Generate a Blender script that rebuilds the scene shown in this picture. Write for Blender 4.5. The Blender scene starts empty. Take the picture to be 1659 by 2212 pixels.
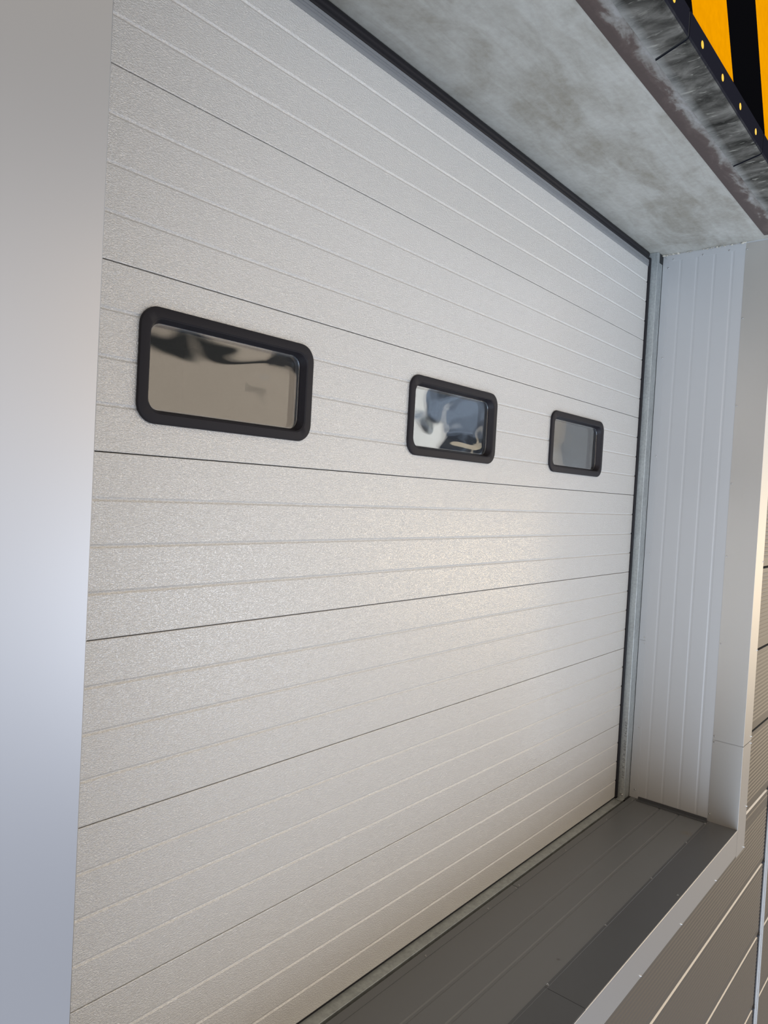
# Recessed sectional door seen from outside, built in the attitude the photograph shows it.
# Units: metres.  x runs along the door to the right, y goes into the building, z is up.
# Door face at y = 0, right edge of the door at x = 0.
import bpy, bmesh, math, random
from mathutils import Vector, Matrix

scene = bpy.context.scene
C = scene.collection
random.seed(7)
ZO = 5.6                                    # door datum above the ground

# ------------------------------------------------------------------ camera
CAM_COLS = ((0.64536, -0.01355, -0.763758), (-0.761984, 0.058953, -0.644907), (0.053765, 0.998169, 0.027721))
CAM_LOC = (-4.6361, -1.8051, -1.5659 + ZO)
FOCAL_PX = 1565.3
cam_data = bpy.data.cameras.new('camera')
cam_data.sensor_fit = 'VERTICAL'
cam_data.sensor_height = 24.0
cam_data.lens = FOCAL_PX / 2212.0 * 24.0
cam_data.clip_start = 0.02
cam = bpy.data.objects.new('camera', cam_data)
C.objects.link(cam)
cam.matrix_world = Matrix([list(r) + [l] for r, l in zip(CAM_COLS, CAM_LOC)] + [[0, 0, 0, 1]])
scene.camera = cam

# ------------------------------------------------------------------ view
vs = scene.view_settings
vs.view_transform = 'Standard'
vs.look = 'None'
vs.exposure = 0.0
vs.gamma = 1.0
vs.use_curve_mapping = False

# ------------------------------------------------------------------ surroundings (open sky and sunlit yard)
WORLD_STRENGTH = 1.0
world = bpy.data.worlds.new('sky')
scene.world = world
world.use_nodes = True
wn, wl = world.node_tree.nodes, world.node_tree.links
wn.clear()


def W(t, **kw):
    n = wn.new(t)
    for k, v in kw.items():
        setattr(n, k, v)
    return n


w_out = W('ShaderNodeOutputWorld')
w_bg = W('ShaderNodeBackground')
w_bg.inputs['Strength'].default_value = WORLD_STRENGTH
wl.new(w_bg.outputs[0], w_out.inputs[0])
w_tc = W('ShaderNodeTexCoord')
w_dir = W('ShaderNodeVectorMath', operation='NORMALIZE')
wl.new(w_tc.outputs['Generated'], w_dir.inputs[0])
w_sep = W('ShaderNodeSeparateXYZ')
wl.new(w_dir.outputs[0], w_sep.inputs[0])


def wmath(op, a, b=None, clamp=False):
    n = W('ShaderNodeMath', operation=op, use_clamp=clamp)
    for i, v in enumerate((a, b)):
        if v is None:
            continue
        if isinstance(v, (int, float)):
            n.inputs[i].default_value = v
        else:
            wl.new(v, n.inputs[i])
    return n.outputs[0]


def wramp(fac, stops):
    n = W('ShaderNodeValToRGB')
    e = n.color_ramp.elements
    e[0].position, e[0].color = stops[0][0], (*stops[0][1], 1)
    e[1].position, e[1].color = stops[1][0], (*stops[1][1], 1)
    for p, c in stops[2:]:
        k = e.new(p)
        k.color = (*c, 1)
    wl.new(fac, n.inputs[0])
    return n.outputs[0]


def wmix(fac, a, b, mode='MIX'):
    n = W('ShaderNodeMix', data_type='RGBA', blend_type=mode)
    for s, v in ((0, fac), (6, a), (7, b)):
        if isinstance(v, (int, float)):
            n.inputs[s].default_value = v
        elif isinstance(v, tuple):
            n.inputs[s].default_value = (*v, 1)
        else:
            wl.new(v, n.inputs[s])
    return n.outputs[2]


w_el = wmath('ADD', wmath('MULTIPLY', w_sep.outputs[2], 0.5), 0.5)
# elevation profile straight out from the door, and along the facade to the right
sky_cool = wramp(w_el, [
    (0.00, (1.25, 1.36, 1.58)), (0.10, (1.10, 1.20, 1.42)), (0.165, (0.40, 0.44, 0.54)), (0.21, (0.37, 0.41, 0.51)), (0.29, (0.44, 0.49, 0.62)), (0.40, (0.86, 0.94, 1.12)), (0.50, (0.98, 0.98, 1.02)),
    (0.60, (0.84, 0.80, 0.78)), (0.71, (0.30, 0.285, 0.27)), (0.82, (0.42, 0.37, 0.30)), (0.92, (2.00, 1.68, 1.22)), (1.00, (1.50, 1.25, 0.90))])
sky_warm = wramp(w_el, [
    (0.00, (1.10, 1.12, 1.20)), (0.11, (1.00, 1.02, 1.08)), (0.17, (0.27, 0.25, 0.22)), (0.25, (0.27, 0.23, 0.18)), (0.36, (0.38, 0.31, 0.23)), (0.48, (1.90, 1.60, 1.22)),
    (0.55, (1.45, 1.36, 1.25)), (0.62, (1.45, 1.55, 1.72)), (0.74, (1.20, 1.26, 1.36)), (0.91, (1.90, 1.60, 1.16)), (1.00, (1.50, 1.25, 0.90))])
sky_west = wramp(w_el, [
    (0.00, (2.70, 3.30, 4.10)), (0.30, (4.20, 5.00, 6.10)), (0.45, (2.50, 2.75, 3.15)), (0.54, (1.35, 1.10, 0.84)), (0.75, (1.10, 0.86, 0.62)), (1.00, (0.85, 0.70, 0.54))])
w_az = wmath('MULTIPLY', wmath('SUBTRACT', w_sep.outputs[0], 0.50), 2.4, True)
sky = wmix(w_az, sky_cool, sky_warm)
w_we = wmath('MULTIPLY', wmath('SUBTRACT', wmath('MULTIPLY', w_sep.outputs[0], -1.0), 0.12), 2.0, True)
sky = wmix(w_we, sky, sky_west)

w_azdeg = wmath('MULTIPLY', wmath('ARCTAN2', w_sep.outputs[0], wmath('MULTIPLY', w_sep.outputs[1], -1.0)), 57.29578)
w_eldeg = wmath('MULTIPLY', wmath('ARCSINE', w_sep.outputs[2]), 57.29578)


def patch(base, a0, a1, e0, e1, soft, colour, slant=0.0):
    """a block of the surroundings between two compass angles and two heights, in degrees"""
    el = w_eldeg if not slant else wmath('ADD', w_eldeg, wmath('MULTIPLY', wmath('SUBTRACT', w_azdeg, (a0 + a1) / 2), slant))
    f = None
    for v, c, h in ((w_azdeg, (a0 + a1) / 2, (a1 - a0) / 2), (el, (e0 + e1) / 2, (e1 - e0) / 2)):
        d = wmath('ABSOLUTE', wmath('SUBTRACT', v, c))
        m = wmath('DIVIDE', wmath('SUBTRACT', h + soft / 2, d), soft, True)
        f = m if f is None else wmath('MULTIPLY', f, m)
    return wmix(f, base, colour)


def lobe(base, az, el, width, colour):
    """a bright or dark patch of the surroundings (sunlit wall, cloud, parked vehicle) in one direction"""
    a, e = math.radians(az), math.radians(el)
    d = (math.sin(a) * math.cos(e), -math.cos(a) * math.cos(e), math.sin(e))
    n = W('ShaderNodeVectorMath', operation='DOT_PRODUCT')
    wl.new(w_dir.outputs[0], n.inputs[0])
    n.inputs[1].default_value = d
    k = math.log(0.5) / math.log(math.cos(math.radians(width)))
    p = wmath('POWER', wmath('MAXIMUM', n.outputs['Value'], 0.0), k)
    return wmix(p, base, colour)


sky = lobe(sky, 57, -3.5, 6.0, (5.4, 4.5, 3.3))
sky = lobe(sky, 37, -9.5, 6.5, (2.8, 3.0, 3.4))
sky = patch(sky, 27.5, 46.5, 1.5, 16.0, 2.5, (1.50, 1.24, 0.99))             # brown yard
sky = patch(sky, 24.0, 41.5, 9.2, 10.5, 0.35, (0.13, 0.125, 0.12), 0.02)     # band of shade across it
sky = patch(sky, 41.0, 46.5, 8.2, 11.5, 0.5, (0.16, 0.15, 0.15))
sky = patch(sky, 48.5, 53.4, 1.0, 9.5, 0.8, (2.7, 2.65, 2.55))                # sunlit white wall
sky = patch(sky, 53.2, 59.5, -1.3, 9.5, 0.5, (0.11, 0.125, 0.16), 0.0)        # dark vehicle in front of it
sky = patch(sky, 52.6, 58.2, 5.9, 8.2, 0.4, (0.62, 0.74, 0.95), 0.25)
sky = patch(sky, 55.9, 56.3, 2.0, 6.0, 0.3, (0.34, 0.40, 0.50))
sky = patch(sky, 57.2, 59.0, 4.6, 6.4, 0.5, (0.45, 0.52, 0.66))
sky = patch(sky, 61.0, 68.5, 0.5, 8.5, 0.8, (0.36, 0.40, 0.46))              # grey building
sky = patch(sky, 63.55, 63.75, 0.5, 8.5, 0.12, (0.12, 0.12, 0.13), 0.0)
sky = patch(sky, 65.1, 65.6, 0.5, 8.5, 0.2, (0.60, 0.58, 0.54), 0.0)
wl.new(sky, w_bg.inputs[0])

# ------------------------------------------------------------------ materials


def new_mat(name):
    m = bpy.data.materials.new(name)
    m.use_nodes = True
    nt = m.node_tree
    b = nt.nodes['Principled BSDF']
    return m, nt, b


def coords(nt, scale=(1, 1, 1)):
    tc = nt.nodes.new('ShaderNodeNewGeometry')
    mp = nt.nodes.new('ShaderNodeMapping')
    mp.inputs['Scale'].default_value = scale
    nt.links.new(tc.outputs['Position'], mp.inputs[0])
    return mp.outputs[0]


def noise(nt, vec, scale, detail=3, rough=0.55, dist=0.0):
    n = nt.nodes.new('ShaderNodeTexNoise')
    n.inputs['Scale'].default_value = scale
    n.inputs['Detail'].default_value = detail
    n.inputs['Roughness'].default_value = rough
    n.inputs['Distortion'].default_value = dist
    nt.links.new(vec, n.inputs['Vector'])
    return n.outputs[0]


def ramp(nt, fac, stops):
    n = nt.nodes.new('ShaderNodeValToRGB')
    e = n.color_ramp.elements
    e[0].position, e[0].color = stops[0][0], (*stops[0][1], 1)
    e[1].position, e[1].color = stops[1][0], (*stops[1][1], 1)
    for p, c in stops[2:]:
        e.new(p).color = (*c, 1)
    nt.links.new(fac, n.inputs[0])
    return n.outputs[0]


def mixc(nt, fac, a, b, mode='MIX'):
    n = nt.nodes.new('ShaderNodeMix')
    n.data_type = 'RGBA'
    n.blend_type = mode
    for s, v in ((0, fac), (6, a), (7, b)):
        if isinstance(v, (int, float)):
            n.inputs[s].default_value = v
        elif isinstance(v, tuple):
            n.inputs[s].default_value = (*v, 1)
        else:
            nt.links.new(v, n.inputs[s])
    return n.outputs[2]


def math_n(nt, op, a, b=None, clamp=False):
    n = nt.nodes.new('ShaderNodeMath')
    n.operation = op
    n.use_clamp = clamp
    for i, v in enumerate((a, b)):
        if v is None:
            continue
        if isinstance(v, (int, float)):
            n.inputs[i].default_value = v
        else:
            nt.links.new(v, n.inputs[i])
    return n.outputs[0]


def bump(nt, b, h, dist, strength=1.0):
    n = nt.nodes.new('ShaderNodeBump')
    n.inputs['Distance'].default_value = dist
    n.inputs['Strength'].default_value = strength
    nt.links.new(h, n.inputs['Height'])
    nt.links.new(n.outputs[0], b.inputs['Normal'])


def plain(name, col, rough=0.5, metal=0.0, spec=0.5, grain=0.0, gscale=60, mottling=0.0):
    m, nt, b = new_mat(name)
    b.inputs['Roughness'].default_value = rough
    b.inputs['Metallic'].default_value = metal
    b.inputs['Specular IOR Level'].default_value = spec
    if mottling:
        f = noise(nt, coords(nt), gscale, 4)
        lo = tuple(c * (1 - mottling) for c in col)
        hi = tuple(min(1, c * (1 + mottling)) for c in col)
        nt.links.new(ramp(nt, f, [(0.3, lo), (0.7, hi)]), b.inputs['Base Color'])
    else:
        b.inputs['Base Color'].default_value = (*col, 1)
    if grain:
        bump(nt, b, noise(nt, coords(nt), gscale * 6, 2), grain)
    return m


def m_door():
    m, nt, b = new_mat('door_paint')
    b.inputs['Base Color'].default_value = (0.64, 0.612, 0.568, 1)
    b.inputs['Metallic'].default_value = 0.30
    b.inputs['Roughness'].default_value = 0.24
    v = coords(nt, (165, 60, 310))
    h = noise(nt, v, 1.0, 1.5, 0.5, 0.6)
    h = ramp(nt, h, [(0.40, (0, 0, 0)), (0.58, (1, 1, 1))])
    bump(nt, b, h, 0.0009)
    return m


def m_concrete():
    m, nt, b = new_mat('concrete')
    v = coords(nt, (1.0, 1.6, 1))
    big = noise(nt, v, 2.6, 6, 0.6, 0.5)
    fine = noise(nt, coords(nt), 38, 5, 0.65)
    streak = noise(nt, coords(nt, (1.2, 7, 1)), 3.0, 5, 0.6, 0.8)
    c = ramp(nt, big, [(0.36, (0.165, 0.142, 0.100)), (0.50, (0.305, 0.290, 0.250)), (0.66, (0.385, 0.368, 0.325))])
    c = mixc(nt, 0.35, c, ramp(nt, streak, [(0.36, (0.205, 0.183, 0.143)), (0.64, (0.375, 0.364, 0.33))]))
    c = mixc(nt, 0.25, c, ramp(nt, fine, [(0.3, (0.24, 0.23, 0.205)), (0.7, (0.45, 0.44, 0.405))]))
    nt.links.new(c, b.inputs['Base Color'])
    b.inputs['Roughness'].default_value = 0.55
    bump(nt, b, fine, 0.0006)
    return m


def m_rust():
    m, nt, b = new_mat('rusty_steel')
    n1 = noise(nt, coords(nt, (1, 2.2, 1)), 5.0, 5, 0.6, 0.8)
    n2 = noise(nt, coords(nt, (1, 1, 1)), 45, 4, 0.6)
    f = math_n(nt, 'ADD', n1, math_n(nt, 'MULTIPLY', math_n(nt, 'SUBTRACT', n2, 0.5), 0.25))
    # bare grey film of cement runs along the outer side
    sep = nt.nodes.new('ShaderNodeSeparateXYZ')
    g = nt.nodes.new('ShaderNodeNewGeometry')
    nt.links.new(g.outputs['Position'], sep.inputs[0])
    edge = math_n(nt, 'MULTIPLY', math_n(nt, 'SUBTRACT', math_n(nt, 'MULTIPLY', sep.outputs[1], -1.0), 0.715), 6.0)
    f = math_n(nt, 'ADD', f, edge)
    c = ramp(nt, f, [(0.40, (0.050, 0.033, 0.028)), (0.54, (0.072, 0.050, 0.042)), (0.64, (0.16, 0.145, 0.128)), (0.8, (0.25, 0.24, 0.225))])
    nt.links.new(c, b.inputs['Base Color'])
    b.inputs['Roughness'].default_value = 0.6
    bump(nt, b, n2, 0.0006)
    return m


def m_plate():
    m, nt, b = new_mat('dusty_rubber')
    v = coords(nt, (9, 2.2, 2.2))
    st = noise(nt, coords(nt, (60, 14, 14)), 1.0, 3, 0.6, 0.5)
    big = noise(nt, coords(nt, (3.2, 1.6, 1.6)), 3.0, 5, 0.65, 0.4)
    dust = ramp(nt, big, [(0.36, (0.022, 0.021, 0.018)), (0.50, (0.072, 0.067, 0.058)), (0.66, (0.150, 0.140, 0.122))])
    flecks = ramp(nt, st, [(0.61, (0, 0, 0)), (0.69, (1, 1, 1))])
    dust = mixc(nt, math_n(nt, 'MULTIPLY', flecks, 0.75), dust, (0.27, 0.255, 0.215))
    # cement dust lies against the inner edge; the upright face stays clean
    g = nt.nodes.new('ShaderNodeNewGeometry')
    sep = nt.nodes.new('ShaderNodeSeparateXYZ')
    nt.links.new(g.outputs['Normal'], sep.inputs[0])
    pos = nt.nodes.new('ShaderNodeSeparateXYZ')
    nt.links.new(g.outputs['Position'], pos.inputs[0])
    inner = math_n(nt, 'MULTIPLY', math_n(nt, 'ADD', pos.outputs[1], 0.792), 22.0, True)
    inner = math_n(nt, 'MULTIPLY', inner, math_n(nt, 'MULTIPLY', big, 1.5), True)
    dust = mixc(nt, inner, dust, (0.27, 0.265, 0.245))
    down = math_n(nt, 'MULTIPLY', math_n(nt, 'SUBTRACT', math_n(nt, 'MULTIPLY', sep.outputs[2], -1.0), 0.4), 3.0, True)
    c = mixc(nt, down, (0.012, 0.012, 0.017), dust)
    b.inputs['Specular IOR Level'].default_value = 0.0
    nt.links.new(c, b.inputs['Base Color'])
    b.inputs['Roughness'].default_value = 0.5
    bump(nt, b, st, 0.0006)
    return m


def m_hazard():
    m, nt, b = new_mat('hazard_paint')
    g = nt.nodes.new('ShaderNodeNewGeometry')
    s = nt.nodes.new('ShaderNodeSeparateXYZ')
    nt.links.new(g.outputs['Position'], s.inputs[0])
    u = math_n(nt, 'ADD', s.outputs[0], math_n(nt, 'MULTIPLY', math_n(nt, 'SUBTRACT', s.outputs[2], 0.153 + ZO), 0.652))
    u = math_n(nt, 'DIVIDE', math_n(nt, 'ADD', u, 2.008 + 10 * 1.036), 1.036)
    fr = math_n(nt, 'FRACT', u)
    isblack = math_n(nt, 'GREATER_THAN', fr, 0.4945)
    wear = noise(nt, coords(nt), 30, 3)
    yel = ramp(nt, wear, [(0.3, (0.66, 0.25, 0.0)), (0.7, (0.72, 0.28, 0.0))])
    c = mixc(nt, isblack, yel, (0.0025, 0.0025, 0.003))
    nt.links.new(c, b.inputs['Base Color'])
    b.inputs['Roughness'].default_value = 0.7
    b.inputs['Specular IOR Level'].default_value = 0.0
    return m


def m_galv():
    m, nt, b = new_mat('galvanised_steel')
    n1 = noise(nt, coords(nt, (6, 6, 1.5)), 4, 4)
    sp = noise(nt, coords(nt), 70, 2)
    c = ramp(nt, n1, [(0.3, (0.27, 0.285, 0.28)), (0.7, (0.38, 0.40, 0.395))])
    c = mixc(nt, 0.25, c, ramp(nt, sp, [(0.4, (0.21, 0.225, 0.225)), (0.6, (0.40, 0.42, 0.42))]))
    nt.links.new(c, b.inputs['Base Color'])
    b.inputs['Metallic'].default_value = 0.5
    b.inputs['Roughness'].default_value = 0.42
    return m


def m_glass(name, wave):
    m, nt, b = new_mat(name)
    b.inputs['Base Color'].default_value = (0.86, 0.89, 0.90, 1)
    b.inputs['Roughness'].default_value = 0.0
    b.inputs['IOR'].default_value = 1.62
    b.inputs['Transmission Weight'].default_value = 1.0
    h = noise(nt, coords(nt, (3.0, 0.0, 5.0)), 1.0, 1, 0.4, 0.6)
    bump(nt, b, h, wave)
    return m


M = {}
M['door'] = m_door()
M['rail'] = plain('rail_aluminium', (0.25, 0.25, 0.25), 0.45, 0.3)
M['rubber'] = plain('black_rubber', (0.010, 0.009, 0.011), 0.5, 0, 0.2)
M['frame'] = plain('window_frame_plastic', (0.012, 0.010, 0.012), 0.5, 0, 0.22, 0.0002, 120)
M['glass'] = m_glass('window_pane_acrylic', 0.0055)
M['glass_in'] = m_glass('window_inner_pane_acrylic', 0.003)
M['spacer'] = plain('spacer_bead', (0.16, 0.16, 0.17), 0.35, 0.5)
M['concrete'] = m_concrete()
M['rust'] = m_rust()
M['plate'] = m_plate()
M['hazard'] = m_hazard()
M['yellow'] = plain('yellow_paint', (0.88, 0.50, 0.01), 0.5, 0, 0.3)
M['galv'] = m_galv()
M['liner'] = plain('liner_paint', (0.38, 0.38, 0.38), 0.38, 0.3)
M['flash'] = plain('flashing_warm_light', (0.52, 0.50, 0.47), 0.30, 0.80)  # warm daylight tint put into the flashing colour
M['leftflash'] = plain('flashing_cool_light', (0.53, 0.53, 0.535), 0.28, 0.82)  # same flashing paint, with cooler light put into its colour
M['clad'] = plain('cladding_paint', (0.098, 0.080, 0.059), 0.36, 0.25, 0.35)
M['ledge'] = plain('ledge_bounce_light', (0.62, 0.55, 0.45), 0.4, 0.2)  # light bounced from the ground onto the ledges, put into the colour


def m_sill():
    m, nt, b = new_mat('sill_paint')
    v = coords(nt)
    wob = noise(nt, v, 60, 3)
    c = None
    for px, py, r, col in ((-1.802, -0.505, 0.013, (0.035, 0.030, 0.025)), (-0.158, -0.512, 0.010, (0.055, 0.032, 0.018)), (-0.158, -0.512, 0.045, (0.105, 0.092, 0.078))):
        d = nt.nodes.new('ShaderNodeVectorMath')
        d.operation = 'DISTANCE'
        nt.links.new(v, d.inputs[0])
        d.inputs[1].default_value = (px, py, -3.495 + ZO)
        f = math_n(nt, 'MULTIPLY', math_n(nt, 'SUBTRACT', math_n(nt, 'ADD', r, math_n(nt, 'MULTIPLY', math_n(nt, 'SUBTRACT', wob, 0.5), r * 1.6)), d.outputs['Value']), 0.8 / r, True)
        c = mixc(nt, f, (0.098, 0.101, 0.105) if c is None else c, col)
    nt.links.new(c, b.inputs['Base Color'])
    b.inputs['Roughness'].default_value = 0.36
    return m


M['sill'] = m_sill()
M['sill_edge'] = plain('sill_edge_paint', (0.048, 0.050, 0.055), 0.36, 0, 0.5)
M['cover'] = plain('cover_strip_aluminium', (0.27, 0.265, 0.26), 0.4, 0.3)
M['screw'] = plain('screw_steel', (0.5, 0.5, 0.5), 0.25, 0.9)
M['dark'] = plain('dark_interior', (0.03, 0.03, 0.03), 0.9)
M['ink'] = plain('stamp_ink', (0.085, 0.088, 0.09), 0.7)
M['dirt'] = plain('pale_dirt', (0.40, 0.37, 0.31), 0.9, 0, 0.2, 0, 60, 0.3)
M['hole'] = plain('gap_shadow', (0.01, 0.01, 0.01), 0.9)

# ------------------------------------------------------------------ building helpers
ORG = {}


def link(name, bm, mat, parent=None, origin=None, smooth=False):
    """bm holds coordinates in the door datum; origin is the object's own origin there"""
    if origin is None:
        vs_ = [v.co for v in bm.verts]
        lo = Vector((min(v.x for v in vs_), min(v.y for v in vs_), min(v.z for v in vs_)))
        hi = Vector((max(v.x for v in vs_), max(v.y for v in vs_), max(v.z for v in vs_)))
        origin = Vector(((lo.x + hi.x) / 2, (lo.y + hi.y) / 2, lo.z))
    origin = Vector(origin)
    bmesh.ops.translate(bm, verts=bm.verts, vec=-origin)
    bmesh.ops.recalc_face_normals(bm, faces=bm.faces)
    me = bpy.data.meshes.new(name)
    bm.to_mesh(me)
    bm.free()
    if smooth:
        for p in me.polygons:
            p.use_smooth = True
    for mm in (mat if isinstance(mat, (list, tuple)) else [mat]):
        me.materials.append(mm)
    o = bpy.data.objects.new(name, me)
    C.objects.link(o)
    if parent is None:
        o.location = origin + Vector((0, 0, ZO))
    else:
        o.parent = parent
        o.location = origin - ORG[parent.name]
    ORG[o.name] = origin
    return o


def empty(name, origin):
    o = bpy.data.objects.new(name, None)
    C.objects.link(o)
    o.empty_display_size = 0.1
    o.location = Vector(origin) + Vector((0, 0, ZO))
    ORG[o.name] = Vector(origin)
    return o


def thing(o, label, cat, group=None):
    o['label'] = label
    o['category'] = cat
    if group:
        o['group'] = group
    return o


def structure(o, label=None):
    o['kind'] = 'structure'
    if label:
        o['label'] = label
    return o


def clone(o, delta, parent=None):
    c = o.copy()
    C.objects.link(c)
    if parent is None:
        c.location = o.location + Vector(delta)
    else:
        c.parent = parent
        c.location = o.location + Vector(delta)
    ORG[c.name] = ORG[o.name] + Vector(delta)
    for ch in list(o.children):
        k = ch.copy()
        C.objects.link(k)
        k.parent = c
        ORG[k.name] = ORG[ch.name] + Vector(delta)
        for g in list(ch.children):
            h = g.copy()
            C.objects.link(h)
            h.parent = k
    return c


def box(bm, x0, x1, y0, y1, z0, z1, bev=0.0):
    r = bmesh.ops.create_cube(bm, size=1.0)
    vs_ = r['verts']
    for v in vs_:
        v.co = Vector((x0 + (v.co.x + .5) * (x1 - x0), y0 + (v.co.y + .5) * (y1 - y0), z0 + (v.co.z + .5) * (z1 - z0)))
    if bev:
        es = set(e for v in vs_ for e in v.link_edges)
        bmesh.ops.bevel(bm, geom=list(es), offset=bev, segments=2, affect='EDGES', profile=0.5)
    return vs_


def strip(bm, prof, axis, a0, a1, close=False, cuts=None):
    """extrude a 2-D profile along x, y or z. profile points are the other two coordinates in order"""
    ts = [a0, a1] if cuts is None else cuts
    rows = []
    for t in ts:
        row = []
        for p, q in prof:
            co = {'x': (t, p, q), 'y': (p, t, q), 'z': (p, q, t)}[axis]
            row.append(bm.verts.new(co))
        rows.append(row)
    n = len(prof)
    for i in range(len(rows) - 1):
        for j in range(n if close else n - 1):
            k = (j + 1) % n
            bm.faces.new((rows[i][j], rows[i][k], rows[i + 1][k], rows[i + 1][j]))
    if close:
        bm.faces.new(rows[0])
        bm.faces.new(list(reversed(rows[-1])))
    return rows


def cyl(bm, c, r, axis, h, seg=16, r2=None):
    res = bmesh.ops.create_cone(bm, cap_ends=True, segments=seg, radius1=r, radius2=r if r2 is None else r2, depth=h)
    rot = {'z': Matrix.Identity(3), 'x': Matrix.Rotation(math.pi / 2, 3, 'Y'), 'y': Matrix.Rotation(-math.pi / 2, 3, 'X')}[axis]
    for v in res['verts']:
        v.co = rot @ v.co + Vector(c)
    return res['verts']


def rounded_rect(w, h, r, n=7):
    pts = []
    for cx, cz, a0 in ((w / 2 - r, h / 2 - r, 0), (-w / 2 + r, h / 2 - r, 90), (-w / 2 + r, -h / 2 + r, 180), (w / 2 - r, -h / 2 + r, 270)):
        for i in range(n + 1):
            a = math.radians(a0 + 90 * i / n)
            pts.append((cx + r * math.cos(a), cz + r * math.sin(a)))
    return pts


def ring_mesh(bm, rings, cx, cz):
    """rings: list of (w, h, r, y)"""
    rows = []
    for w, h, r, y in rings:
        rows.append([bm.verts.new((cx + px, y, cz + pz)) for px, pz in rounded_rect(w, h, r)])
    n = len(rows[0])
    for a, b in zip(rows, rows[1:]):
        for j in range(n):
            k = (j + 1) % n
            bm.faces.new((a[j], a[k], b[k], b[j]))
    return rows


def screw(parent, pos, normal, name='screw', r=0.0065):
    """flat-headed sheet screw with a washer, seated on a surface"""
    bm = bmesh.new()
    ax = {'-x': ('x', -1), '-y': ('y', -1), '+z': ('z', 1)}[normal]
    n = Vector({'x': (1, 0, 0), 'y': (0, 1, 0), 'z': (0, 0, 1)}[ax[0]]) * ax[1]
    p = Vector(pos)
    cyl(bm, p + n * 0.0006, r, ax[0], 0.0016, 14)
    cyl(bm, p + n * 0.0030, r * 0.62, ax[0], 0.0040, 6)
    return link(name, bm, M['screw'], parent)


# ------------------------------------------------------------------ large structure
# concrete slab over the recess, with the beam it ends in
bm = bmesh.new()
box(bm, -4.8, 1.4, -0.884, 0.5, 0.066, 1.15)
structure(link('ceiling', bm, M['concrete']), 'stained grey concrete slab across the top of the door recess')

# dark hall behind the door
bm = bmesh.new()
vs_ = box(bm, -4.6, 0.6, 0.032, 6.0, -5.4, 0.06)
bm.faces.ensure_lookup_table()
front = [f for f in bm.faces if all(abs(v.co.y - 0.032) < 1e-6 for v in f.verts)]
bmesh.ops.delete(bm, geom=front, context='FACES_ONLY')
structure(link('wall_back', bm, M['dark']))

# ribbed liner of the right side of the recess, x = 0.118
XR = 0.118
SILL = -3.495
prof = [(XR + 0.06, -0.0515), (XR, -0.0515)]
for yc in (0.167, 0.268, 0.373, 0.479):
    prof += [(XR, -(yc - 0.011)), (XR + 0.0011, -(yc - 0.004)), (XR + 0.0011, -(yc + 0.002)), (XR, -(yc + 0.009))]
prof += [(XR, -0.715), (XR + 0.06, -0.715)]
bm = bmesh.new()
strip(bm, prof, 'z', SILL - 0.05, 0.066)
structure(link('wall_right', bm, M['liner']), 'ribbed grey metal lining on the right side of the recess')

# outer facade to the right of and below the opening: ribbed panels with open joints
YW = -0.712
PITCH = 0.0255
JOINTS = [0.675 - 0.517 * k for k in range(16)]


def facade(bm, z_hi, z_lo, x0, x1):
    js = sorted([j for j in JOINTS if z_lo < j < z_hi], reverse=True)
    edges = [z_hi] + js + [z_lo]
    for a, b in zip(edges, edges[1:]):
        top = a - ((0.014 if a < -3.2 else 0.008) if a != z_hi else 0)
        bot = b + (0.007 if b != z_lo else 0)
        pts = [(YW, top)]
        zz = top - 0.026
        while zz - PITCH > bot + 0.022:
            pts += [(YW, zz), (YW + 0.0022, zz - 0.003), (YW + 0.0022, zz - 0.006), (YW, zz - 0.015)]
            zz -= PITCH
        pts += [(YW, bot + 0.001), (YW + 0.016, bot), (YW + 0.018, bot - 0.006)]
        strip(bm, pts, 'x', x0, x1)
        if a != z_hi:                       # sloping ledge: ground bounce painted pale low down, joint shade painted dark above
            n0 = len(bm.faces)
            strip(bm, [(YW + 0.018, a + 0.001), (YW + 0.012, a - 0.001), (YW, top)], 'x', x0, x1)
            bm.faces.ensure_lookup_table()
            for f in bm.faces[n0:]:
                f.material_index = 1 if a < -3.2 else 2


bm = bmesh.new()
facade(bm, 1.2, -3.56, 0.16, 0.935)
facade(bm, -3.56, -7.2, -4.6, 0.935)
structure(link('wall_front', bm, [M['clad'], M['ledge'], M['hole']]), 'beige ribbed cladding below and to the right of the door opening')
bm = bmesh.new()
facade(bm, 1.2, -7.2, 1.045, 4.2)
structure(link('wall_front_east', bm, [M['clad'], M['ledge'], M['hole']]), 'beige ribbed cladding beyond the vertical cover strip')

# plain pale band left of the opening
bm = bmesh.new()
strip(bm, [(-4.62, YW), (-4.62, -0.722), (-4.0645, -0.722), (-4.062, -0.7195), (-4.062, -0.02)], 'z', -7.2, 1.2)
structure(link('wall_left', bm, M['leftflash'], smooth=False), 'smooth pale grey sheet metal left of the door')

# dark metal sill on which the recess stands
SY = [(-0.066, SILL - 0.05), (-0.066, SILL)]
for yc in (0.267, 0.385):
    SY += [(-(yc - 0.010), SILL), (-(yc - 0.005), SILL - 0.0025), (-(yc + 0.005), SILL - 0.0025), (-(yc + 0.010), SILL)]
SY += [(-0.560, SILL), (-0.560, SILL - 0.02)]
bm = bmesh.new()
strip(bm, SY, 'x', -4.06, XR)
sill = structure(link('sill', bm, M['sill']), 'dark grey sheet metal sill along the bottom of the recess')


def sill_edge(x0, x1, lift):
    b = bmesh.new()
    z = SILL + 0.0018 + lift
    strip(b, [(-0.544, z - 0.0018), (-0.545, z), (-0.556, z), (-0.5575, z - 0.001), (-0.7185, z - 0.001), (-0.7215, z - 0.003), (-0.7215, z - 0.03)], 'x', x0, x1)
    return b


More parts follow.
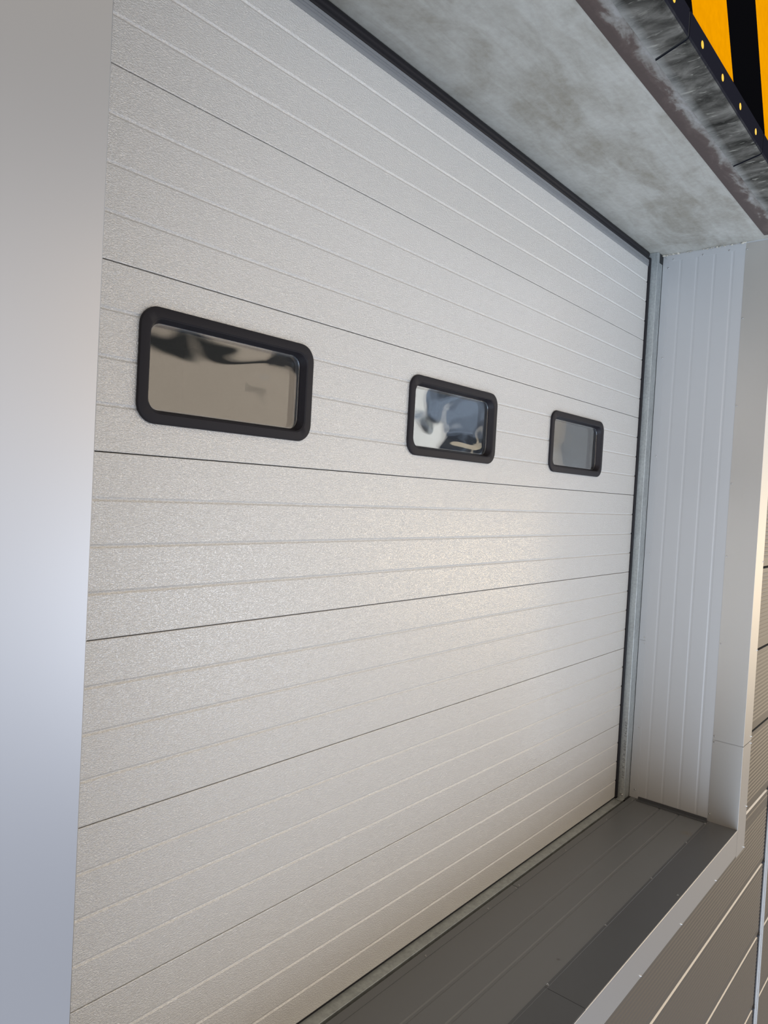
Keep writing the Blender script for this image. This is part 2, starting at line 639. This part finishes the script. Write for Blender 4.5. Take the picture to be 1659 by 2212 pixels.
# ------------------------------------------------------------------ trims of the right side
top_trim = empty('trim_1', (XR, -0.3, 0.022))
structure(top_trim)
bm = bmesh.new()
v = [(-0.053, 0.0605), (-0.549, 0.0605), (-0.549, 0.024), (-0.096, 0.022)]
a = [bm.verts.new((XR - 0.002, y, z)) for y, z in v]
b_ = [bm.verts.new((XR + 0.001, y, z)) for y, z in v]
bm.faces.new(a)
bm.faces.new(b_)
for i in range(4):
    bm.faces.new((a[i], a[(i + 1) % 4], b_[(i + 1) % 4], b_[i]))
link('strip', bm, M['liner'], top_trim)
for p in ((-0.118, 0.030), (-0.30, 0.030), (-0.455, 0.030)):
    screw(top_trim, (XR - 0.002, p[0], p[1]), '-x', r=0.005)

side_trim = empty('trim_2', (XR, -0.075, SILL))
structure(side_trim)
for z0, z1, lift in ((-2.447, 0.022, 0.0), (SILL, -2.449, 0.0008)):
    bm = bmesh.new()
    if z1 > 0:
        pts = [(-0.053, z0), (-0.096, z0), (-0.096, 0.0215), (-0.053, 0.0635)]
    else:
        pts = [(-0.053, z0), (-0.112, z0), (-0.096, z1), (-0.053, z1)]
    a = [bm.verts.new((XR - 0.002 - lift, y, z)) for y, z in pts]
    b_ = [bm.verts.new((XR + 0.001, y, z)) for y, z in pts]
    bm.faces.new(a)
    bm.faces.new(b_)
    for i in range(4):
        bm.faces.new((a[i], a[(i + 1) % 4], b_[(i + 1) % 4], b_[i]))
    link('strip', bm, M['liner'], side_trim)
for z in (-0.02, -0.60, -1.24, -1.877, -2.431, -2.472, -3.03, -3.44):
    screw(side_trim, (XR - 0.0028, -0.088, z), '-x', r=0.005)


def corner_flashing(name, z0, z1, lift, zo0):
    t = empty(name, (XR, -0.722, z0))
    bm = bmesh.new()
    x = XR - 0.002 - lift
    y = -0.722 - lift * 0.3
    strip(bm, [(XR, -0.548), (x + 0.0006, -0.548), (x + 0.0006, -0.560), (x, -0.560), (x, y + 0.0008),
               (x + 0.0008, y), (0.303, y), (0.305, y + 0.004), (0.305, YW)], 'z', z0, z1)
    # outer leg runs on past the corner of the sill
    if zo0 < z0:
        strip(bm, [(0.1192, y), (0.303, y), (0.305, y + 0.004), (0.305, YW)], 'z', zo0, z0)
    link('sheet', bm, M['flash'], t)
    return structure(t)


tf = corner_flashing('trim_3', -2.984, 0.057, 0.0, -2.984)
for z in (0.02, -0.396, -0.928, -1.401, -1.848, -2.387, -2.961):
    screw(tf, (XR - 0.003, -0.5565, z), '-x', r=0.005)
for z in (-1.87, -2.42, -2.958):
    screw(tf, (0.292, -0.722, z), '-y', r=0.005)
bm = bmesh.new()
tl = corner_flashing('trim_4', SILL - 0.002, -2.987, 0.0012, -3.668)
for z in (-2.998, -3.447):
    screw(tl, (XR - 0.0042, -0.5575, z), '-x', r=0.005)
for z in (-3.0, -3.397, -3.655):
    screw(tl, (0.292, -0.7232, z), '-y', r=0.005)

# pale band on the face below the sill
band = empty('trim_5', (-1.9, -0.722, -3.66))
structure(band)
bm = bmesh.new()
strip(bm, [(-0.717, SILL - 0.001), (-0.7208, SILL - 0.0004), (-0.722, SILL - 0.003), (-0.722, -3.650), (-0.720, -3.657), (YW, -3.657)], 'x', -4.06, 0.119)
link('sheet', bm, M['flash'], band)
for x in (-2.55, -1.99, -1.422, -0.877, -0.294):
    screw(band, (x, -0.722, -3.645), '-y', r=0.005)

edge_trim = empty('trim_6', (-1.9, -0.63, SILL))
structure(edge_trim)
link('sheet', sill_edge(-2.000, XR - 0.003, 0.0), M['sill_edge'], edge_trim)
link('sheet', sill_edge(-4.06, -2.003, 0.0008), M['sill_edge'], edge_trim)
for x in (-2.55, -1.983, -1.422, -0.844, -0.292, 0.06):
    screw(edge_trim, (x, -0.550, SILL + 0.0018), '+z', r=0.005)
screw(edge_trim, (-0.909, -0.705, SILL + 0.0008), '+z', r=0.005)

# narrow dark strip on the sill next to the door, and the one against the right side
in_trim = empty('trim_7', (-1.9, -0.083, SILL))
structure(in_trim)
for x0, x1 in ((-4.06, -1.431), (-1.427, XR - 0.004)):
    bm = bmesh.new()
    box(bm, x0, x1, -0.103, -0.066, SILL, SILL + 0.002)
    link('strip', bm, M['sill'], in_trim)
for x in (-2.187, -1.70, -1.445, -1.413, -0.9, -0.35, 0.06):
    screw(in_trim, (x, -0.095, SILL + 0.002), '+z', r=0.004)
end_trim = empty('trim_8', (XR, -0.33, SILL))
structure(end_trim)
bm = bmesh.new()
v = [(XR - 0.003, SILL + 0.017), (XR - 0.005, SILL + 0.017), (XR - 0.005, SILL + 0.0035), (XR - 0.045, SILL + 0.0035), (XR - 0.045, SILL + 0.0005)]
strip(bm, v, 'y', -0.115, -0.545)
link('strip', bm, M['sill_edge'], end_trim)

# vertical cover strip between two runs of facade panels
cover = empty('trim_9', (0.99, YW, -5.58))
structure(cover)
bm = bmesh.new()
strip(bm, [(0.945, YW + 0.015), (0.945, YW - 0.008), (0.958, YW - 0.008), (0.960, YW - 0.012), (0.985, YW - 0.012), (0.987, YW - 0.007), (1.005, YW - 0.007),
           (1.007, YW - 0.012), (1.030, YW - 0.012), (1.032, YW + 0.015)], 'z', -7.2, 1.2)
link('profile', bm, M['cover'], cover)
bm = bmesh.new()
box(bm, 0.932, 0.9455, YW - 0.004, YW + 0.016, -7.2, 1.2)
link('gasket', bm, M['rubber'], cover)
for j in JOINTS:
    if -5.4 < j < -3.2:
        bm = bmesh.new()
        bmesh.ops.create_icosphere(bm, subdivisions=2, radius=0.016)
        for v_ in bm.verts:
            v_.co = Vector((v_.co.x * 1.3, v_.co.y * 0.8, v_.co.z * 1.1)) + Vector((0.922, YW + 0.002, j))
        link('joint_plug', bm, M['rubber'], cover, smooth=True)

# ------------------------------------------------------------------ the sectional door
door = empty('sectional_door', (-2.0, 0.0, -3.49))
thing(door, 'large pale grey sectional door of embossed horizontal panels with three black-framed windows', 'garage door')
XD0, XD1 = -4.0, 0.0
WIN_X = (-3.245, -2.060, -0.868)
WIN_Z = -1.250
HW, HH = 0.306, 0.142                      # half size of the cut-outs


def panel_profile(z_hi, z_lo, ribs, extra=()):
    pts = [(0.030, z_hi - 0.0012), (0.0022, z_hi - 0.0012), (0.0006, z_hi - 0.0018), (0.0, z_hi - 0.0040)]
    keys = sorted(list(ribs) + list(extra), reverse=True)
    for z in keys:
        if z in extra:
            pts.append((0.0, z))
        else:
            pts += [(0.0, z + 0.0064), (0.0031, z + 0.0014), (0.0034, z), (0.0031, z - 0.0014), (0.0, z - 0.0064)]
    pts += [(0.0, z_lo + 0.0040), (0.0006, z_lo + 0.0018), (0.0022, z_lo + 0.0012), (0.030, z_lo + 0.0012)]
    return pts


for k in range(7):
    zt, zb = -0.5 * k, -0.5 * (k + 1)
    ribs = [zt - 0.125, zt - 0.25, zt - 0.375]
    if k == 6:
        zb = -3.486
    if k == 0:
        zt = -0.024
    bm = bmesh.new()
    if k != 2:
        strip(bm, panel_profile(zt, zb, ribs), 'x', XD0, XD1)
    else:
        ex = (WIN_Z + HH, WIN_Z - HH)
        prof = panel_profile(zt, zb, ribs, ex)
        cuts = [XD0]
        for x in WIN_X:
            cuts += [x - HW, x + HW]
        cuts.append(XD1)
        rows = strip(bm, prof, 'x', 0, 0, cuts=cuts)
        kill = []
        for f in bm.faces:
            c = f.calc_center_median()
            if abs(c.z - WIN_Z) < HH and any(abs(c.x - x) < HW - 0.01 for x in WIN_X):
                kill.append(f)
        bmesh.ops.delete(bm, geom=kill, context='FACES')
    o = link('door_panel', bm, M['door'], door)

# aluminium rail and rubber bulb along the top edge
bm = bmesh.new()
pr = [(0.03, -0.026), (-0.003, -0.026), (-0.0035, -0.020), (-0.0035, -0.0125), (-0.0075, -0.0125), (-0.0075, -0.0108), (-0.0035, -0.0098), (-0.0035, -0.0010), (-0.0075, -0.0008),
      (-0.0075, 0.0010), (-0.0035, 0.0016), (-0.0035, 0.010), (-0.006, 0.0108), (-0.006, 0.0125), (0.03, 0.0130)]
strip(bm, pr, 'x', XD0, XD1 - 0.001)
link('aluminium_rail', bm, M['rail'], door)['label'] = 'ridged aluminium rail'
bm = bmesh.new()
pr = [(0.03, 0.0132), (0.006, 0.0132), (0.001, 0.0170), (-0.003, 0.0225), (-0.004, 0.0290), (-0.0025, 0.0345), (-0.0055, 0.0400), (-0.0075, 0.0470), (-0.006, 0.0550), (-0.002, 0.0630), (0.03, 0.0655)]
strip(bm, pr, 'x', XD0, XD1)
link('rubber_seal', bm, M['rubber'], door, smooth=True)['label'] = 'thick black rubber seal'
bm = bmesh.new()
box(bm, XD0, XD1, 0.0015, 0.03, -3.4935, -3.484)
link('rubber_strip', bm, M['rubber'], door)['label'] = 'thin black rubber strip'


def make_window(cx):
    cz = WIN_Z
    bm = bmesh.new()
    ring_mesh(bm, [(0.650, 0.322, 0.056, 0.0), (0.652, 0.324, 0.057, -0.006), (0.648, 0.320, 0.055, -0.0105), (0.640, 0.312, 0.052, -0.012),
                   (0.595, 0.267, 0.042, -0.012), (0.591, 0.263, 0.041, -0.0100), (0.587, 0.259, 0.040, -0.0095),
                   (0.570, 0.246, 0.036, 0.0085), (0.566, 0.243, 0.035, 0.0125), (0.566, 0.243, 0.035, 0.040), (0.604, 0.276, 0.05, 0.040)], cx, cz)
    fr = link('window_frame', bm, M['frame'], door, origin=(cx, 0, cz - 0.162), smooth=True)
    md = fr.modifiers.new('edges', 'EDGE_SPLIT')
    md.split_angle = math.radians(40)
    for nm, y, mt, sh in (('glass_pane', 0.0145, M['glass'], 0.0), ('inner_glass_pane', 0.0340, M['glass_in'], 0.0)):
        bm = bmesh.new()
        pts = rounded_rect(0.5656 - sh, 0.2426 - sh, 0.0348)
        a = [bm.verts.new((cx + px, y, cz + pz)) for px, pz in pts]
        b = [bm.verts.new((cx + px, y + 0.003, cz + pz)) for px, pz in pts]
        bm.faces.new(a)
        bm.faces.new(list(reversed(b)))
        n = len(a)
        for j in range(n):
            bm.faces.new((a[j], a[(j + 1) % n], b[(j + 1) % n], b[j]))
        link(nm, bm, mt, fr, origin=(cx, y, cz - 0.118))
    bm = bmesh.new()
    ring_mesh(bm, [(0.5650, 0.2420, 0.0345, 0.0185), (0.5580, 0.2350, 0.0320, 0.0185), (0.5580, 0.2350, 0.0320, 0.0330), (0.5650, 0.2420, 0.0345, 0.0330)], cx, cz)
    link('spacer', bm, M['spacer'], fr, origin=(cx, 0.0185, cz - 0.118))
    return fr


w0 = make_window(WIN_X[0])
for x in WIN_X[1:]:
    clone(w0, (x - WIN_X[0], 0, 0), door)

# ------------------------------------------------------------------ galvanised channels around the door


def channel_mesh_v(x0, x1, yd, z0, z1):
    b = bmesh.new()
    t = 0.003
    strip(b, [(x0, 0.03), (x0, yd + 0.003), (x0 + 0.0009, yd + 0.0009), (x0 + 0.003, yd), (x1, yd), (x1, yd + t), (x0 + t + 0.002, yd + t),
              (x0 + t, yd + t + 0.002), (x0 + t, 0.03)], 'z', z0, z1, close=True)
    return b


chan = empty('steel_channel', (0.07, -0.02, SILL))
thing(chan, 'upright galvanised steel channel with stamped numbers between the door and the ribbed side wall', 'steel channel')
link('channel', channel_mesh_v(0.030, 0.1145, -0.050, SILL + 0.002, 0.064), M['galv'], chan)
bm = bmesh.new()
box(bm, 0.001, 0.0295, -0.009, 0.004, SILL + 0.003, 0.030, 0.002)
link('side_seal', bm, M['rubber'], chan)['label'] = 'black rubber side seal'
# stamped size along the flange
for nm, body, z0, length in (('size_stamp', '100 X 50 X 6000', -3.356, 0.250), ('batch_stamp', '24L240', -3.086, 0.102)):
    fc = bpy.data.curves.new('stamp', 'FONT')
    fc.body = body
    fc.size = 0.0205
    fc.shear = 0.15
    fc.space_character = 1.22
    fo = bpy.data.objects.new('stamp_tmp', fc)
    C.objects.link(fo)
    bpy.context.view_layer.update()
    tm = bpy.data.meshes.new_from_object(fo)
    bpy.data.objects.remove(fo)
    xs = [v.co.x for v in tm.vertices]
    k = length / (max(xs) - min(xs))
    for v in tm.vertices:
        tx, ty = (v.co.x - min(xs)) * k, v.co.y
        v.co = Vector((0.0, ty, tx))
    tm.materials.append(M['ink'])
    st = bpy.data.objects.new(nm, tm)
    C.objects.link(st)
    st.parent = chan
    st.location = Vector((0.0296, -0.0415, z0)) - ORG[chan.name]
    st['label'] = 'dark stamped writing ' + body
bm = bmesh.new()
box(bm, 0.0255, 0.0298, -0.056, -0.020, SILL + 0.003, -3.432, 0.001)
box(bm, -0.012, 0.0298, -0.056, -0.012, SILL + 0.003, SILL + 0.007, 0.001)
br = link('bracket', bm, M['galv'], chan)
bm = bmesh.new()
cyl(bm, (0.0245, -0.036, -3.464), 0.0105, 'x', 0.002, 20)
cyl(bm, (0.0215, -0.036, -3.464), 0.0065, 'x', 0.006, 6)
link('bolt', bm, M['screw'], br)
# black backing added for shade in the joint between channel and side wall
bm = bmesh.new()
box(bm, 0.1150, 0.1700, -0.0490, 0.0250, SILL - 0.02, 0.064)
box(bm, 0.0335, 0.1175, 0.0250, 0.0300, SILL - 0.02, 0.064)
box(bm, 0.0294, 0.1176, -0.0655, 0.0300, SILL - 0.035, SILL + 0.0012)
link('gap_backing', bm, M['hole'], chan)
# black plate for the shade inside the cut end of the channel web
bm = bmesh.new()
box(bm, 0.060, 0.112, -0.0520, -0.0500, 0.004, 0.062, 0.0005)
link('notch_shade', bm, M['hole'], chan)

low = empty('steel_channel', (-1.95, -0.03, SILL - 0.06))
thing(low, 'long galvanised steel channel lying along the bottom of the door in front of the sill', 'steel channel')
bm = bmesh.new()
zc = SILL + 0.001
strip(bm, [(0.03, zc), (-0.046, zc), (-0.0485, zc + 0.0006), (-0.0500, zc - 0.0006), (-0.0505, zc - 0.003), (-0.0505, zc - 0.085), (-0.0475, zc - 0.085),
           (-0.0475, zc - 0.004), (0.03, zc - 0.004)], 'x', -4.03, 0.029, close=True)
link('channel', bm, M['galv'], low)
# black block added for shade in the open joint between channel and sill
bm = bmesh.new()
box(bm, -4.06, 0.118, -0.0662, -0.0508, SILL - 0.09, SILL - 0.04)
link('joint_shade', bm, M['hole'], low)

# ------------------------------------------------------------------ edge of the slab
bm = bmesh.new()
box(bm, -4.8, 0.05, -0.7545, -0.662, 0.0635, 0.070)
thing(link('steel_edge', bm, M['rust']), 'rust-brown flat steel strip set in the outer edge of the concrete slab', 'steel strip')

bm = bmesh.new()
box(bm, -4.8, 1.4, -0.888, -0.884, 0.075, 1.15)
thing(link('hazard_board', bm, M['hazard']), 'board painted with slanted yellow and black hazard stripes above the slab edge', 'hazard sign')

SK = -0.062                                # ends are cut at a slight angle


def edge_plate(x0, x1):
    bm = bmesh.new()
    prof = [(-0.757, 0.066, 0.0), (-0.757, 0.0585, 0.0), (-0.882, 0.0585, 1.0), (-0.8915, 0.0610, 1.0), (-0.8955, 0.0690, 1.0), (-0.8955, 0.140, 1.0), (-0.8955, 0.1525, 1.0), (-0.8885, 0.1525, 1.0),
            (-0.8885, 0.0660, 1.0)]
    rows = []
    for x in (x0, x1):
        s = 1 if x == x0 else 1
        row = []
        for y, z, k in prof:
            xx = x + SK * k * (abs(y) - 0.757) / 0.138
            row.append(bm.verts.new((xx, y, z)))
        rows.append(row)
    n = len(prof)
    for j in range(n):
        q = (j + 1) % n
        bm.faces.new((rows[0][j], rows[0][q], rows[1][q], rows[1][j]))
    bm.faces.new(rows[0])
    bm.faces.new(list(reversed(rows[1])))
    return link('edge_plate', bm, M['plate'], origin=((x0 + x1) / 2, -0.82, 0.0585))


PLATES = ((-3.055, -2.009, 'dirt-streaked black edge plate at the upper end of the row, cut off by the frame'),
          (-1.995, -0.985, 'middle dirt-streaked black edge plate with four yellow plugs between two dark gaps'),
          (-0.970, 0.060, 'lowest dirt-streaked black edge plate beside the end of the rusty strip'))
cap0 = None
GAP0 = None
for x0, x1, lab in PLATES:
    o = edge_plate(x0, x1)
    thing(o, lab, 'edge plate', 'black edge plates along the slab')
    bm = bmesh.new()
    for (y, z0, z1) in ((-0.757, 0.0625, 0.0655), ):
        pr = [(-0.757, 0.0655), (-0.757, 0.0635), (-0.8865, 0.0635), (-0.8925, 0.0700), (-0.8925, 0.150), (-0.8885, 0.150), (-0.8885, 0.0655)]
        ra = [bm.verts.new((x1 + SK * (abs(y) - 0.757) / 0.138, y, z)) for y, z in pr]
        rb = [bm.verts.new((x1 + 0.0142 + SK * (abs(y) - 0.757) / 0.138, y, z)) for y, z in pr]
        for j in range(len(pr)):
            q = (j + 1) % len(pr)
            bm.faces.new((ra[j], ra[q], rb[q], rb[j]))
    link('gap_shade', bm, M['hole'], o)  # black strip added for the shade in the gap between plates
    for q in range(4):
        px = x0 - 0.055 + 0.128 + q * 0.2525
        if cap0 is None:
            bm = bmesh.new()
            cyl(bm, (px, -0.8957, 0.1055), 0.0135, 'y', 0.0012, 24)
            cap0 = link('hole_plug', bm, M['yellow'], o)
            cap0['label'] = 'round yellow plug'
            cap_ref = Vector((px, -0.8957, 0.1055))
            cap_loc = Vector(cap0.location)
            cap_par = ORG[o.name].copy()
        else:
            c = cap0.copy()
            C.objects.link(c)
            c.parent = o
            c.location = cap_loc + (Vector((px, -0.8957, 0.1055)) - cap_ref) - (ORG[o.name] - cap_par)

# ------------------------------------------------------------------ crumbs of mortar along the joint under the slab
bm = bmesh.new()
rnd = random.Random(3)
for i in range(130):
    u = rnd.random()
    y = -0.055 - 0.50 * u
    if rnd.random() < 0.35:
        y = -0.05 - 0.09 * rnd.random() ** 2
    r = 0.0015 + 0.0055 * rnd.random() ** 3
    p = Vector((XR - 0.004 - 0.010 * rnd.random() ** 2, y, 0.064 - 0.004 * rnd.random()))
    s = bmesh.ops.create_icosphere(bm, subdivisions=1, radius=r)['verts']
    sc = Vector((0.7 + rnd.random(), 0.7 + rnd.random(), 0.6 + 0.5 * rnd.random()))
    for v in s:
        v.co = Vector((v.co.x * sc.x, v.co.y * sc.y, v.co.z * sc.z)) * (0.8 + 0.4 * rnd.random()) + p
o = link('mortar_crumbs', bm, M['dirt'])
o['kind'] = 'stuff'
o['label'] = 'pale crumbs of mortar along the joint where the concrete meets the ribbed side wall'
o['category'] = 'debris'
